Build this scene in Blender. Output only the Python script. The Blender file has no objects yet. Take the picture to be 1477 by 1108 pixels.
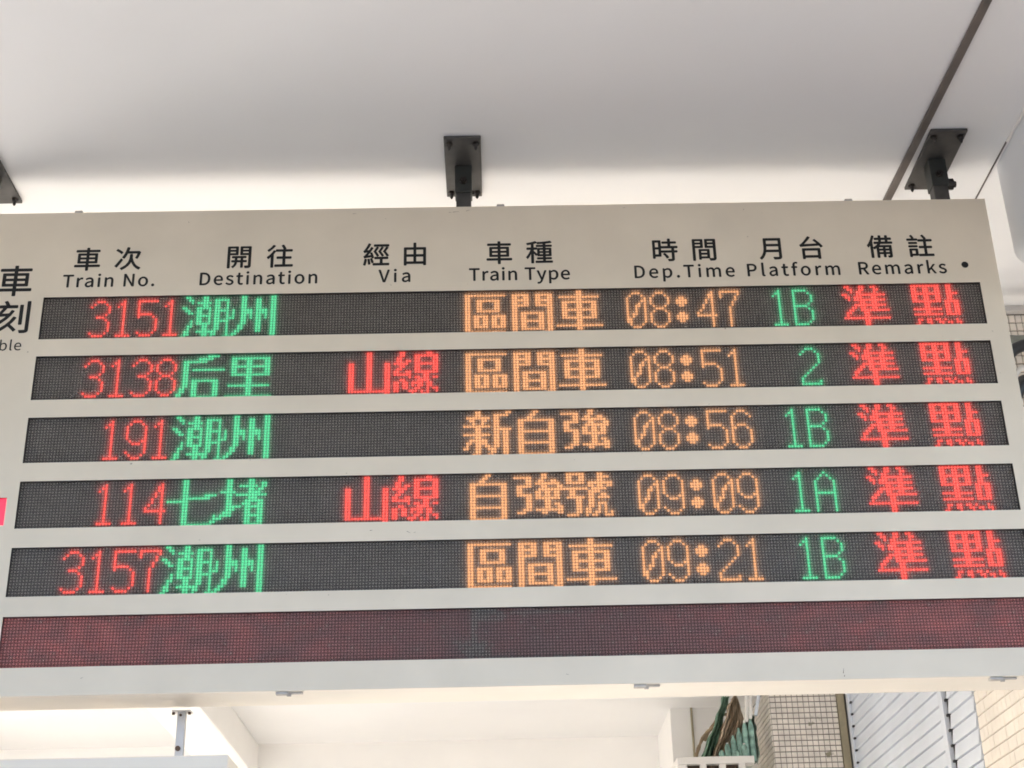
import bpy, math, random, json
import numpy as np
from mathutils import Matrix, Vector
sc = bpy.context.scene
C = sc.collection
rnd = random.Random(7)

# ---------------------------------------------------------------- camera
cam_d = bpy.data.cameras.new('camera'); cam = bpy.data.objects.new('camera', cam_d); C.objects.link(cam)
cam_d.sensor_width = 36.0; cam_d.lens = 2141.85 / 1477 * 36.0; cam_d.clip_start = .05; cam_d.clip_end = 500
R = ((0.99972083, 0.02255209, -0.00704804), (-0.01738743, 0.90416694, 0.42682529), (0.01599841, -0.42658359, 0.90430664))
def wv(r): return (r[0], r[2], -r[1])          # board frame (right, down, depth) to world
right, down, fwd = (Vector(wv(r)) for r in R)
T = (1.86928905, 13.00913694, 486.03744407); S = .00762
loc = -(right * T[0] + down * T[1] + fwd * T[2]) * S + Vector((0, 0, 3.15))
m = Matrix((( right[0], -down[0], -fwd[0], loc[0]), (right[1], -down[1], -fwd[1], loc[1]), (right[2], -down[2], -fwd[2], loc[2]), (0, 0, 0, 1)))
cam.matrix_world = m
sc.camera = cam
# ---------------------------------------------------------------- sky, sun, exposure
SUN_EL, SUN_AZ = math.radians(32), math.radians(-90)      # light comes in low from the open left side
w = bpy.data.worlds.new('World'); sc.world = w; w.use_nodes = True
nt = w.node_tree; bg = nt.nodes['Background']; sky = nt.nodes.new('ShaderNodeTexSky'); sky.sky_type = 'NISHITA'
sky.sun_disc = False; sky.sun_elevation = SUN_EL; sky.sun_rotation = SUN_AZ; sky.air_density = .8; sky.dust_density = 4; sky.ozone_density = .5
nt.links.new(sky.outputs[0], bg.inputs[0]); bg.inputs[1].default_value = .15
sd = bpy.data.lights.new('sun', 'SUN'); sd.energy = 4.1; sd.angle = math.radians(.5); sd.color = (1, .965, .92)
sun = bpy.data.objects.new('sun', sd); C.objects.link(sun)
sdir = Vector((math.cos(SUN_EL) * math.sin(SUN_AZ), math.cos(SUN_EL) * math.cos(SUN_AZ), math.sin(SUN_EL)))
sun.rotation_euler = sdir.to_track_quat('Z', 'Y').to_euler()
sc.view_settings.view_transform = 'Standard'; sc.view_settings.look = 'None'; sc.view_settings.gamma = 1
sc.view_settings.exposure = 2.72
sc.render.engine = 'CYCLES'
sc.cycles.use_denoising = True; sc.cycles.filter_width = 1.75
sc.cycles.max_bounces = 10; sc.cycles.diffuse_bounces = 6; sc.cycles.transparent_max_bounces = 12
sc.cycles.sample_clamp_indirect = 6

# ---------------------------------------------------------------- materials
def nodes(name):
    mt = bpy.data.materials.new(name); mt.use_nodes = True
    return mt, mt.node_tree, mt.node_tree.nodes['Principled BSDF']
def mat(name, col, rough=.6, metal=0, var=0., scale=6., bump=0., bscale=80., dirt=None, stretch=(1, 1, 1), spec=.5):
    mt, t, p = nodes(name)
    p.inputs['Roughness'].default_value = rough; p.inputs['Metallic'].default_value = metal
    p.inputs['Base Color'].default_value = (*col, 1); p.inputs['Specular IOR Level'].default_value = spec
    tc = t.nodes.new('ShaderNodeTexCoord'); mp = t.nodes.new('ShaderNodeMapping'); mp.inputs['Scale'].default_value = stretch
    t.links.new(tc.outputs['Object'], mp.inputs[0])
    if var:
        n = t.nodes.new('ShaderNodeTexNoise'); n.inputs['Scale'].default_value = scale; n.inputs['Detail'].default_value = 6
        t.links.new(mp.outputs[0], n.inputs['Vector'])
        r = t.nodes.new('ShaderNodeValToRGB')
        r.color_ramp.elements[0].position = .3; r.color_ramp.elements[1].position = .7
        r.color_ramp.elements[0].color = (*[c * (1 - var) for c in col], 1); r.color_ramp.elements[1].color = (*[min(1, c * (1 + var)) for c in col], 1)
        t.links.new(n.outputs[0], r.inputs[0]); src = r.outputs[0]
        if dirt:
            n2 = t.nodes.new('ShaderNodeTexNoise'); n2.inputs['Scale'].default_value = dirt[0]; n2.inputs['Detail'].default_value = 3
            t.links.new(mp.outputs[0], n2.inputs['Vector'])
            r2 = t.nodes.new('ShaderNodeValToRGB'); r2.color_ramp.elements[0].position = dirt[1]; r2.color_ramp.elements[1].position = dirt[1] + .04
            mx = t.nodes.new('ShaderNodeMix'); mx.data_type = 'RGBA'
            t.links.new(n2.outputs[0], r2.inputs[0]); t.links.new(r2.outputs[0], mx.inputs[0]); t.links.new(src, mx.inputs[6])
            mx.inputs[7].default_value = (*dirt[2], 1); src = mx.outputs[2]
        t.links.new(src, p.inputs['Base Color'])
    if bump:
        n = t.nodes.new('ShaderNodeTexNoise'); n.inputs['Scale'].default_value = bscale; n.inputs['Detail'].default_value = 5
        t.links.new(mp.outputs[0], n.inputs['Vector'])
        b = t.nodes.new('ShaderNodeBump'); b.inputs['Strength'].default_value = bump; b.inputs['Distance'].default_value = .004
        t.links.new(n.outputs[0], b.inputs['Height']); t.links.new(b.outputs[0], p.inputs['Normal'])
    return mt
def emis(name, col, strength, base=(.1, .1, .1), sample=True, noise=None):
    mt, t, p = nodes(name)
    p.inputs['Base Color'].default_value = (*base, 1); p.inputs['Roughness'].default_value = .4
    p.inputs['Emission Color'].default_value = (*col, 1); p.inputs['Emission Strength'].default_value = strength
    if noise:                                   # how strongly each diode is driven varies along the panel
        tc = t.nodes.new('ShaderNodeTexCoord'); mp = t.nodes.new('ShaderNodeMapping'); mp.inputs['Scale'].default_value = noise[0]
        n = t.nodes.new('ShaderNodeTexNoise'); n.inputs['Scale'].default_value = 1; n.inputs['Detail'].default_value = 3
        mr = t.nodes.new('ShaderNodeMapRange'); mr.inputs['From Min'].default_value = .35; mr.inputs['From Max'].default_value = .7
        mr.inputs['To Min'].default_value = noise[1]; mr.inputs['To Max'].default_value = noise[2]
        t.links.new(tc.outputs['Object'], mp.inputs[0]); t.links.new(mp.outputs[0], n.inputs['Vector'])
        t.links.new(n.outputs[0], mr.inputs[0])
        # the scrolling message shows brighter towards both ends of the row than in its middle
        sx = t.nodes.new('ShaderNodeSeparateXYZ'); ab = t.nodes.new('ShaderNodeMath'); ab.operation = 'ABSOLUTE'; m2 = t.nodes.new('ShaderNodeMapRange'); mu = t.nodes.new('ShaderNodeMath'); mu.operation = 'MULTIPLY'
        m2.inputs['From Min'].default_value = .1; m2.inputs['From Max'].default_value = 1.1; m2.inputs['To Min'].default_value = .3; m2.inputs['To Max'].default_value = 1.5
        t.links.new(tc.outputs['Object'], sx.inputs[0]); t.links.new(sx.outputs[0], ab.inputs[0]); t.links.new(ab.outputs[0], m2.inputs[0])
        t.links.new(mr.outputs[0], mu.inputs[0]); t.links.new(m2.outputs[0], mu.inputs[1]); t.links.new(mu.outputs[0], p.inputs['Emission Strength'])
    if not sample: mt.cycles.emission_sampling = 'NONE'
    return mt
M = dict(
    ceiling=mat('ceiling_paint', (.735, .74, .74), .85, var=.025, scale=1.3, bump=.12, bscale=25),
    plaster=mat('white_plaster', (.86, .85, .83), .85, var=.03, scale=2, bump=.15, bscale=30),
    cream=mat('cream_plaster', (.76, .71, .62), .85, var=.03, scale=2),
    beam=mat('grey_white_beam_paint', (.66, .67, .68), .8, var=.03, scale=3),
    dark_ground=mat('low_bounce_ground', (.10, .095, .09), .85, var=.15, scale=2),
    floor=mat('pale_bounce_floor', (.60, .575, .54), .8, var=.1, scale=1.5),
    panel=mat('beige_enamel', (.69, .61, .485), .7, var=.05, scale=5, bump=.06, bscale=14, dirt=(55, .735, (.30, .25, .19)), spec=.25),
    casing=mat('cream_enamel_casing', (.74, .70, .62), .45, var=.04, scale=5),
    signbox=mat('warm_white_enamel', (.80, .72, .60), .7, var=.03, scale=5, spec=.2),
    black=mat('black_print', (.006, .006, .006), .8),
    louver=mat('dark_display_mask', (.012, .011, .011), .6),
    diode=mat('unlit_diode_epoxy', (.50, .46, .41), .35, var=.12, scale=40),
    iron=mat('dark_bracket_paint', (.055, .052, .048), .5, var=.25, scale=25, bump=.1, bscale=120),
    iron2=mat('dark_sleeve_paint', (.032, .034, .030), .45, var=.2, scale=25),
    bolt=mat('oiled_bolt_steel', (.018, .013, .010), .4, var=.3, scale=90),
    rod=mat('brown_grey_conduit', (.10, .085, .075), .5, var=.2, scale=12),
    zinc=mat('dull_zinc', (.42, .395, .36), .55, .1, var=.15, scale=40),
    rust=mat('rusty_screw', (.10, .055, .03), .7, var=.3, scale=200),
    post=mat('grey_post_paint', (.55, .53, .51), .5, var=.06, scale=20),
    grout=mat('dark_grout', (.20, .175, .145), .9, var=.2, scale=30),
    tile=mat('grey_mosaic_tile', (.80, .745, .68), .35, var=.13, scale=14, dirt=(9, .70, (.30, .27, .18))),
    tile2=mat('cream_mosaic_tile', (.80, .75, .67), .35, var=.08, scale=6, dirt=(9, .74, (.45, .36, .22))),
    bronze=mat('bronze_trim', (.32, .28, .19), .45, .2, var=.15, scale=12),
    siding=mat('pale_blue_metal_siding', (.66, .71, .78), .4, var=.06, scale=3),
    gap=mat('painted_gap_shade', (.20, .21, .23), .8, var=.2, scale=8),  # shade under each lap, painted as a dark backing colour
    grout2=mat('pale_grout', (.42, .37, .30), .9, var=.2, scale=30),
    seal=mat('black_rubber', (.02, .02, .022), .6),
    tarp=mat('green_tarp', (.18, .31, .22), .7, var=.35, scale=16, bump=.6, bscale=60, dirt=(70, .66, (.45, .50, .42))),
    net=mat('pale_green_net', (.30, .40, .34), .85, var=.5, scale=60, bump=.6, bscale=90),
    canvas=mat('tan_canvas', (.54, .44, .32), .85, var=.45, scale=30, bump=.6, bscale=60, stretch=(2.2, 1, .8)),
    bottle=mat('green_tinted_plastic', (.24, .40, .34), .22, var=.45, scale=22),
    white=mat('white_paint_metal', (.78, .76, .72), .4, var=.03, scale=8),
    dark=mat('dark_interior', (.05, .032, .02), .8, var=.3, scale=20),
    cable=mat('black_cable', (.015, .016, .018), .35),
    pipe=mat('grey_green_pipe', (.20, .215, .19), .4, var=.1, scale=12),
    rubbertan=mat('tan_rope', (.30, .22, .14), .85, var=.2, scale=30),
    red=emis('red_diode_light', (1.0, .10, .08), .29, (.3, .05, .04)),
    green=emis('green_diode_light', (.08, .50, .25), .32, (.05, .3, .1)),
    amber=emis('amber_diode_light', (1.0, .47, .235), .21, (.4, .2, .05)),
    dim=emis('dim_red_diode_light', (1.0, .18, .17), .3, (.34, .24, .23), sample=False, noise=((16, 8, 30), .014, .060)),
    clock=emis('red_clock_light', (1.0, .02, .05), .26, (.4, .02, .05)),
)
# added sheet over each display row, scattering some light to imitate camera bloom
mt = bpy.data.materials.new('added_bloom_haze'); mt.use_nodes = True; t = mt.node_tree; t.nodes.clear()
o_ = t.nodes.new('ShaderNodeOutputMaterial'); mx = t.nodes.new('ShaderNodeMixShader'); a = t.nodes.new('ShaderNodeBsdfTransparent'); b = t.nodes.new('ShaderNodeBsdfTranslucent')
a.inputs[0].default_value = (.97, .965, .96, 1); b.inputs[0].default_value = (.97, .96, .95, 1); mx.inputs[0].default_value = .24
t.links.new(a.outputs[0], mx.inputs[1]); t.links.new(b.outputs[0], mx.inputs[2]); t.links.new(mx.outputs[0], o_.inputs[0]); M['bloom_film'] = mt

# ---------------------------------------------------------------- mesh helpers
class MB:
    def __init__(s): s.v, s.f, s.mi = [], [], []
    def add(s, vs, fs, mi=0):
        n = len(s.v); s.v += [tuple(p) for p in vs]; s.f += [tuple(i + n for i in f) for f in fs]; s.mi += [mi] * len(fs)
    def box(s, x0, x1, y0, y1, z0, z1, mi=0, c=0.):
        if c <= 0:
            vs = [(x, y, z) for z in (z0, z1) for y in (y0, y1) for x in (x0, x1)]
            s.add(vs, [(0, 2, 3, 1), (4, 5, 7, 6), (0, 1, 5, 4), (2, 6, 7, 3), (0, 4, 6, 2), (1, 3, 7, 5)], mi); return
        # chamfered box
        import bmesh
        bm = bmesh.new(); bmesh.ops.create_cube(bm, size=1)
        for q in bm.verts: q.co = ((x0 + x1) / 2 + q.co.x * (x1 - x0), (y0 + y1) / 2 + q.co.y * (y1 - y0), (z0 + z1) / 2 + q.co.z * (z1 - z0))
        bmesh.ops.bevel(bm, geom=bm.edges[:], offset=c, segments=2, affect='EDGES', profile=.6)
        bm.verts.index_update(); s.add([q.co[:] for q in bm.verts], [[q.index for q in f.verts] for f in bm.faces], mi); bm.free()
    def tube(s, pts, r, n=12, mi=0, caps=True):
        pts = [Vector(p) for p in pts]; rs = r if isinstance(r, (list, tuple)) else [r] * len(pts); rings = []
        for i, p in enumerate(pts):
            d = (pts[min(i + 1, len(pts) - 1)] - pts[max(i - 1, 0)]).normalized()
            u = d.cross(Vector((0, 0, 1)) if abs(d.z) < .9 else Vector((0, 1, 0))).normalized(); v = d.cross(u)
            rings.append([p + (u * math.cos(k / n * 2 * math.pi) + v * math.sin(k / n * 2 * math.pi)) * rs[i] for k in range(n)])
        vs = [q for r_ in rings for q in r_]; fs = []
        for i in range(len(pts) - 1):
            for k in range(n): fs.append((i * n + k, (i + 1) * n + k, (i + 1) * n + (k + 1) % n, i * n + (k + 1) % n))
        if caps: fs += [tuple(range(n)), tuple(reversed(range((len(pts) - 1) * n, len(pts) * n)))]
        s.add(vs, fs, mi)
    def build(s, name, mats, parent=None, smooth=False):
        me = bpy.data.meshes.new(name); me.from_pydata(s.v, [], s.f)
        for q in (mats if isinstance(mats, (list, tuple)) else [mats]): me.materials.append(q)
        me.polygons.foreach_set('material_index', s.mi)
        if smooth:
            me.polygons.foreach_set('use_smooth', [True] * len(me.polygons))
            try: me.set_sharp_from_angle(angle=math.radians(40))
            except Exception: pass
        me.update()
        ob = bpy.data.objects.new(name, me); C.objects.link(ob)
        if parent: ob.parent = parent; ob.matrix_parent_inverse = Matrix.Translation(-world_loc(parent))
        return ob
def world_loc(o):
    v = Vector(o.location); q = o.parent
    if o.type == 'EMPTY': return v
    return world_loc(q) if q else v
def thing(name, label, cat, loc, group=None):
    o = bpy.data.objects.new(name, None); C.objects.link(o); o.location = loc; o.empty_display_size = .1
    o['label'] = label; o['category'] = cat
    if group: o['group'] = group
    return o
def tag(o, label, cat, group=None):
    o['label'] = label; o['category'] = cat
    if group: o['group'] = group
    return o
def struct(name, mb, m, smooth=False):
    o = mb.build(name, m, None, smooth); o['kind'] = 'structure'; return o

# ---------------------------------------------------------------- the hall
CZ = 3.957
b = MB(); b.add([(-60, -60, 0), (60, -60, 0), (60, 60, 0), (-60, 60, 0)], [(0, 1, 2, 3)]); struct('ground', b, M['dark_ground'])  # unseen ground, kept dark so little light bounces onto the front ceiling
b = MB(); b.box(-14, 2.9, .05, 9, .0, .06, c=.01); struct('bounce_floor', b, M['floor'])  # unseen pale slab added to bounce sunlight up behind the board
b = MB(); b.box(-4.6, 2.9, -2.6, 8.6, CZ, CZ + .25); struct('ceiling', b, M['ceiling'])
b = MB(); b.box(-4.6, -4.35, -7.0, .0, 0, CZ); b.box(-4.6, -4.35, 1.7, 5.3, 0, CZ); b.box(-4.6, -4.35, 6.3, 7.6, 0, CZ); struct('unseen_sun_blocker', b, M['plaster'])  # unseen wall added; its openings shape the sun patches on the floor
b = MB(); b.box(-4.6, 1.30, 7.6, 7.85, 0, CZ); struct('far_wall', b, M['plaster'])
b = MB(); b.box(1.30, 2.2, 6.72, 6.95, 0, CZ); b.box(1.13, 1.30, 6.72, 7.6, 0, CZ); struct('wall_return', b, M['plaster'])
b = MB(); b.box(-2.12, -1.80, .9, 7.6, 3.71, CZ, c=.012); o = b.build('ceiling_beam', M['plaster']); tag(o, 'white concrete beam running away under the ceiling behind the hanging post', 'beam')
# coved edge beam along the ceiling at the right, and the beam crossing behind it
b = MB()
prof = []
for k in range(9):
    a_ = math.pi / 2 * k / 8; prof.append((1.366 + .04 * (1 - math.cos(a_)), CZ - .275 - .045 * math.sin(a_)))
prof = [(1.362, CZ)] + prof + [(1.95, CZ - .32), (1.95, CZ)]
n = len(prof); vs = [(x, y, z) for y in (-2.6, .10) for x, z in prof]
fs = [(i, (i + 1) % n, n + (i + 1) % n, n + i) for i in range(n)] + [tuple(reversed(range(n))), tuple(range(n, 2 * n))]
b.add(vs, fs); o = b.build('edge_beam', M['beam'], None, True); tag(o, 'grey white beam with rounded lower edge along the ceiling above the right end', 'beam')
b = MB(); b.box(1.352, 1.358, -2.6, -.02, CZ - .004, CZ + .01); b2 = MB(); b2.box(1.351, 1.3545, -.02, .30, CZ - .003, CZ + .01)
o = thing('ceiling_joint', 'thin joint line in the ceiling just right of the right bracket', 'joint', (1.35, 0, CZ)); b.build('light_seal', M['white'], o); b2.build('dark_seal', M['rod'], o)

# mosaic: tiles on a grout bed, joined because each is under ten pixels
def mosaic(x0, x1, z0, z1, tw, th, gap, jit, plane='y', at=0., out=-1):
    b = MB(); nx = int(round((x1 - x0) / tw)); nz = int(round((z1 - z0) / th)); tw = (x1 - x0) / nx; th = (z1 - z0) / nz
    for i in range(nx):
        for k in range(nz):
            u0 = x0 + i * tw + gap[0] / 2; u1 = u0 + tw - gap[0]; w0 = z0 + k * th + gap[1] / 2; w1 = w0 + th - gap[1]
            d = .005 + rnd.uniform(-jit, jit); s_ = .0012
            d0 = at; d1 = at + out * d; e = .0015
            def P(u, dd, z): return (u, dd, z) if plane == 'y' else (dd, u, z)
            vs = [P(u0, d0, w0), P(u1, d0, w0), P(u1, d0, w1), P(u0, d0, w1), P(u0 + e, d1, w0 + e), P(u1 - e, d1 + rnd.uniform(-.0006, .0006), w0 + e), P(u1 - e, d1, w1 - e), P(u0 + e, d1 + rnd.uniform(-.0006, .0006), w1 - e)]
            b.add(vs, [(4, 5, 6, 7), (0, 1, 5, 4), (1, 2, 6, 5), (2, 3, 7, 6), (3, 0, 4, 7)])
    return b
# tiled pillar beyond the board
P_ = thing('tiled_pillar', 'square pillar in small grey white mosaic tiles between the stacked goods and the blue siding', 'pillar', (1.92, 6.3, 0))
b = MB(); b.box(1.70, 2.13, 6.10, 7.2, 0, CZ); b.build('core', M['grout'], P_)
o = mosaic(1.70, 2.13, 3.0, CZ - .01, .0358, .0345, (.0035, .0055), .001, 'y', 6.10).build('mosaic', M['tile'], P_); o['kind'] = 'stuff'
o = mosaic(6.10, 7.2, 3.0, CZ - .01, .07, .0345, (.003, .0045), .001, 'x', 1.70).build('side_mosaic', M['tile2'], P_); o['kind'] = 'stuff'
b = MB(); b.box(2.132, 2.178, 6.08, 6.3, 0, CZ); tag(b.build('corner_trim', M['bronze']), 'olive bronze vertical trim between tiled pillar and blue siding', 'trim')

# siding wall on the right: lapped boards, joint covers with dark clips
SW = thing('siding_wall', 'pale blue lapped metal siding on the right side wall', 'siding', (2.2, 4.8, 0))
b = MB(); b.box(2.215, 2.5, 3.58, 6.3, 0, CZ); b.build('backing', M['gap'], SW)
def lap(y0, y1, z):
    b = MB(); x0, x1 = 2.213, 2.196; h = .0705
    b.add([(x0, y0, z), (x0, y1, z), (x1, y1, z), (x1, y0, z), (x0 + .001, y0, z + h), (x0 + .001, y1, z + h), (2.206, y0, z + h), (2.206, y1, z + h)],
          [(0, 1, 2, 3), (3, 2, 7, 6), (6, 7, 5, 4), (0, 3, 6, 4), (1, 5, 7, 2)])
    return b
for y0, y1 in ((4.10, 6.02), (3.60, 4.00)):
    me = None
    for k in range(17):
        z = 2.68 + k * .0756
        if me is None: o = lap(y0, y1, 2.68).build('siding_board', M['siding'], SW); me = o.data; inv = o.matrix_parent_inverse.copy()
        else:
            o = bpy.data.objects.new('siding_board', me); C.objects.link(o); o.parent = SW; o.matrix_parent_inverse = inv; o.location = (0, rnd.uniform(-.004, .004) * 0, k * .0756)
b = MB(); b.box(2.183, 2.214, 4.035, 4.10, 2.6, CZ - .005, c=.003); b.build('joint_cover', M['siding'], SW)
b = MB(); b.box(2.186, 2.214, 6.02, 6.075, 2.6, CZ - .005, c=.003); b.build('joint_cover', M['siding'], SW)
b = MB(); b.box(2.206, 2.214, 4.020, 4.033, 2.6, CZ - .005); b.build('seal_strip', M['seal'], SW)
b = MB(); b.box(2.206, 2.214, 6.006, 6.018, 2.6, CZ - .005); b.build('seal_strip', M['seal'], SW)
me = None
for yy in (4.012, 5.998):
    for k in range(17):
        b = MB(); b.box(2.192, 2.204, yy - .010, yy + .016, 2.676 + k * .0756 - .006, 2.676 + k * .0756 + .006, c=.002)
        if me is None: o = b.build('clip', M['seal'], SW); me = o.data; inv = o.matrix_parent_inverse.copy(); base = (yy, 0)
        else: o = bpy.data.objects.new('clip', me); C.objects.link(o); o.parent = SW; o.matrix_parent_inverse = inv; o.location = (0, yy - base[0], k * .0756)
# cream tiled wall nearer than the siding
TW = thing('tiled_wall', 'cream tiled side wall at the right edge beside the blue siding', 'wall', (2.2, 2.6, 0))
b = MB(); b.box(2.205, 2.5, .62, 3.58, 0, CZ); b.build('wall_body', M['grout2'], TW)
o = mosaic(.75, 3.575, 2.4, CZ - .01, .06, .06, (.0016, .0045), .0008, 'x', 2.205).build('mosaic', M['tile2'], TW); o['kind'] = 'stuff'

# tiled column right of the board with cables in front of it
TC = thing('tiled_bulkhead', 'dim mosaic tiled bulkhead under the ceiling seen past the right edge of the board', 'bulkhead', (1.8, 1.2, 3.25))
b = MB(); b.box(1.545, 2.19, .96, 1.2, 3.27, CZ); b.build('core', M['grout'], TC)
b = MB(); b.box(1.53, 2.19, .935, .959, CZ - .022, CZ - .001, c=.002); b.build('top_trim', M['post'], TC)
o = mosaic(1.545, 2.1, 3.3, CZ - .024, .022, .030, (.002, .003), .0008, 'y', .96).build('mosaic', M['tile'], TC); o['kind'] = 'stuff'
def smooth_path(pts, n=8):
    out = []; P = [Vector(p) for p in pts]; P = [P[0]] + P + [P[-1]]
    for i in range(1, len(P) - 2):
        for k in range(n):
            t = k / n; a, b_, c, d = P[i - 1], P[i], P[i + 1], P[i + 2]
            out.append(.5 * ((2 * b_) + (c - a) * t + (2 * a - 5 * b_ + 4 * c - d) * t * t + (3 * b_ - a - 3 * c + d) * t ** 3))
    out.append(P[-2]); return out
b = MB(); b.tube(smooth_path([(1.50, .84, 3.88), (1.545, .84, 3.815), (1.60, .84, 3.785), (1.70, .84, 3.79), (1.86, .84, 3.83)]), .014, 14)
tag(b.build('pipe', M['pipe'], None, True), 'grey green flexible pipe crossing in front of the dim tiled column', 'pipe')
b = MB(); b.tube(smooth_path([(1.52, .78, 3.62), (1.56, .78, 3.69), (1.60, .78, 3.725), (1.68, .78, 3.74), (1.85, .78, 3.72)]), .019, 14)
tag(b.build('cable', M['cable'], None, True), 'thick black cable curving behind the right edge of the board, upper one', 'cable')
b = MB(); b.tube(smooth_path([(1.53, .76, 3.50), (1.575, .76, 3.58), (1.61, .76, 3.60), (1.70, .76, 3.60), (1.85, .76, 3.56)]), .022, 14)
tag(b.build('cable', M['cable'], None, True), 'lower of the two black cables by the right edge, below the white pipe', 'cable')
b = MB(); b.tube(smooth_path([(1.53, .80, 3.57), (1.58, .80, 3.635), (1.63, .80, 3.665), (1.85, .80, 3.68)]), .009, 12)
tag(b.build('pipe', M['white'], None, True), 'thin white pipe between the two black cables at the right edge', 'pipe')
b = MB(); b.tube([(1.272, 6.70, 3.0), (1.272, 6.70, CZ - .002)], .008, 10); tag(b.build('wall_pipe', M['bronze'], None, True), 'thin brown vertical pipe on the cream wall left of the stacked goods', 'pipe')

# window grille with dark openings, low behind the board, and the goods piled on it
WG = thing('window_grille', 'white frame with dark square openings under the piled goods', 'grille', (1.3, 5.95, 3.1))
b = MB(); b.box(1.055, 1.535, 5.90, 6.55, 3.425, 3.470, c=.004)
xs = [1.055, 1.115, 1.195, 1.235, 1.315, 1.355, 1.435, 1.475, 1.535]
for i in range(0, 8, 2): b.box(xs[i] if i else 1.055, xs[i + 1] if i < 7 else 1.535, 5.90, 5.94, 3.10, 3.424)
b.box(1.435 + .04, 1.535, 5.901, 5.939, 3.09, 3.10)
b.build('frame', M['white'], WG)
for i in range(1, 7, 2):
    q = MB(); q.box(xs[i] + .001, xs[i + 1] - .001, 5.925, 5.935, 3.15, 3.42); q.build('opening', M['dark'], WG)
q = MB(); q.box(1.06, 1.53, 6.0, 6.5, 2.9, 3.42); q.build('box', M['white'], WG)
def roll(name, label, cat, pts, r, m, group=None, n=14):
    b = MB(); pp = smooth_path(pts, 6); rs = [r * (1 + .18 * math.sin(i * 1.7 + len(label))) for i in range(len(pp))]; b.tube(pp, rs, n)
    return tag(b.build(name, m, None, True), label, cat, group)
def sheet(name, label, cat, left, right, m, folds, depth, y0, seed):
    """a creased sheet hanging between two edge paths (x, z), with real folds in depth"""
    L = smooth_path([(x, 0, z) for x, z in left], 10); Rr = smooth_path([(x, 0, z) for x, z in right], 10); nu = 48; rr = random.Random(seed)
    ph = [rr.uniform(0, 6) for _ in range(4)]; vs = []
    for i, (p, q) in enumerate(zip(L, Rr)):
        v = i / (len(L) - 1)
        for k in range(nu + 1):
            u = k / nu
            y = y0 + depth * (math.sin(u * folds * 6.28 + ph[0] + v * 2.2) * .5 + math.sin(u * folds * 2.3 * 6.28 + ph[1] - v * 3) * .28 + math.sin(v * 19 + u * 5 + ph[2]) * .16 + rr.uniform(-.06, .06))
            x = p.x + (q.x - p.x) * u + .006 * math.sin(v * 23 + ph[3]) * (1 if k in (0, nu) else .4); z = p.z + (q.z - p.z) * u
            vs.append((x, y, z))
    n0 = len(vs); vs += [(x, y + .006, z) for x, y, z in vs]; W_ = nu + 1; fs = []
    for i in range(len(L) - 1):
        for k in range(nu):
            a_ = i * W_ + k; fs.append((a_, a_ + 1, a_ + W_ + 1, a_ + W_)); fs.append((n0 + a_, n0 + a_ + W_, n0 + a_ + W_ + 1, n0 + a_ + 1))
    b = MB(); b.add(vs, fs); return tag(b.build(name, m, None, True), label, cat)
sheet('folded_tarp', 'green tarp bunched upright at the left of the tan canvas', 'tarp', [(1.245, 3.475), (1.275, 3.58), (1.335, 3.70), (1.395, 3.84), (1.43, 3.93)], [(1.33, 3.475), (1.36, 3.58), (1.40, 3.70), (1.445, 3.84), (1.48, 3.93)], M['tarp'], 3, .05, 6.27, 1)
sheet('canvas', 'broad tan canvas hanging in creases beside the green tarp', 'canvas', [(1.295, 3.475), (1.35, 3.60), (1.405, 3.73), (1.455, 3.86), (1.48, 3.90)], [(1.385, 3.475), (1.47, 3.60), (1.535, 3.70), (1.53, 3.80), (1.50, 3.92)], M['canvas'], 7, .06, 6.20, 2)
sheet('net_bundle', 'dark green netting bunched behind the green bottles', 'netting', [(1.37, 3.475), (1.44, 3.56), (1.50, 3.64), (1.54, 3.72), (1.56, 3.78)], [(1.61, 3.475), (1.62, 3.56), (1.61, 3.64), (1.61, 3.70), (1.60, 3.77)], M['net'], 9, .05, 6.17, 3)
roll('rope', 'tan rope hanging at the left of the green tarp', 'rope', [(1.215, 6.3, 3.475), (1.24, 6.3, 3.58), (1.29, 6.3, 3.68), (1.35, 6.3, 3.73)], .011, M['rubbertan'])
roll('rope', 'pale rope looping behind the top of the green tarp', 'rope', [(1.30, 6.36, 3.66), (1.36, 6.36, 3.76), (1.44, 6.36, 3.83), (1.53, 6.36, 3.80)], .009, M['rubbertan'])
bl = [(1.365, .075), (1.405, .12), (1.445, .165), (1.485, .21), (1.525, .26), (1.565, .28), (1.445, .06), (1.50, .10)]
blab = ['shortest green bottle, leftmost on the grille', 'second green bottle from the left, pale shoulder', 'green bottle third from the left in the back row', 'tall green bottle fourth from the left',
        'tall dark green bottle next to the rightmost one', 'tallest green bottle, beside the tiled pillar', 'low green bottle in front of the others', 'front green bottle nearest the pillar']
for i, (x, h) in enumerate(bl):
    y = 6.10 if i < 6 else 6.03
    bt = thing('green_bottle', blab[i], 'bottle', (x, y, 3.472), 'green bottles on the grille')
    b = MB(); b.tube([(x, y, 3.472), (x, y, 3.472 + h * .75), (x, y, 3.472 + h * .85), (x, y, 3.472 + h * .93)], [.019, .019, .014, .007], 14); b.build('body', M['bottle'], bt, True)
    b = MB(); b.tube([(x, y, 3.472 + h * .93), (x, y, 3.472 + h)], .008, 10); b.build('cap', M['white' if i % 3 == 1 else 'bottle'], bt, True)
for i, (x0, x1, lb) in enumerate(((1.525, 1.548, 'left white tube hanging above the green bottles'), (1.550, 1.575, 'middle white tube hanging above the green bottles'), (1.585, 1.64, 'grey white tube hanging beside the tiled pillar'))):
    b = MB(); b.tube([(x0, 6.0, 3.70 + .02 * i), (x1, 6.02, CZ - .002)], .011, 12); tag(b.build('white_tube', M['white'] if i < 2 else M['siding'], None, True), lb, 'tube', 'white tubes above the bottles')

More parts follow.
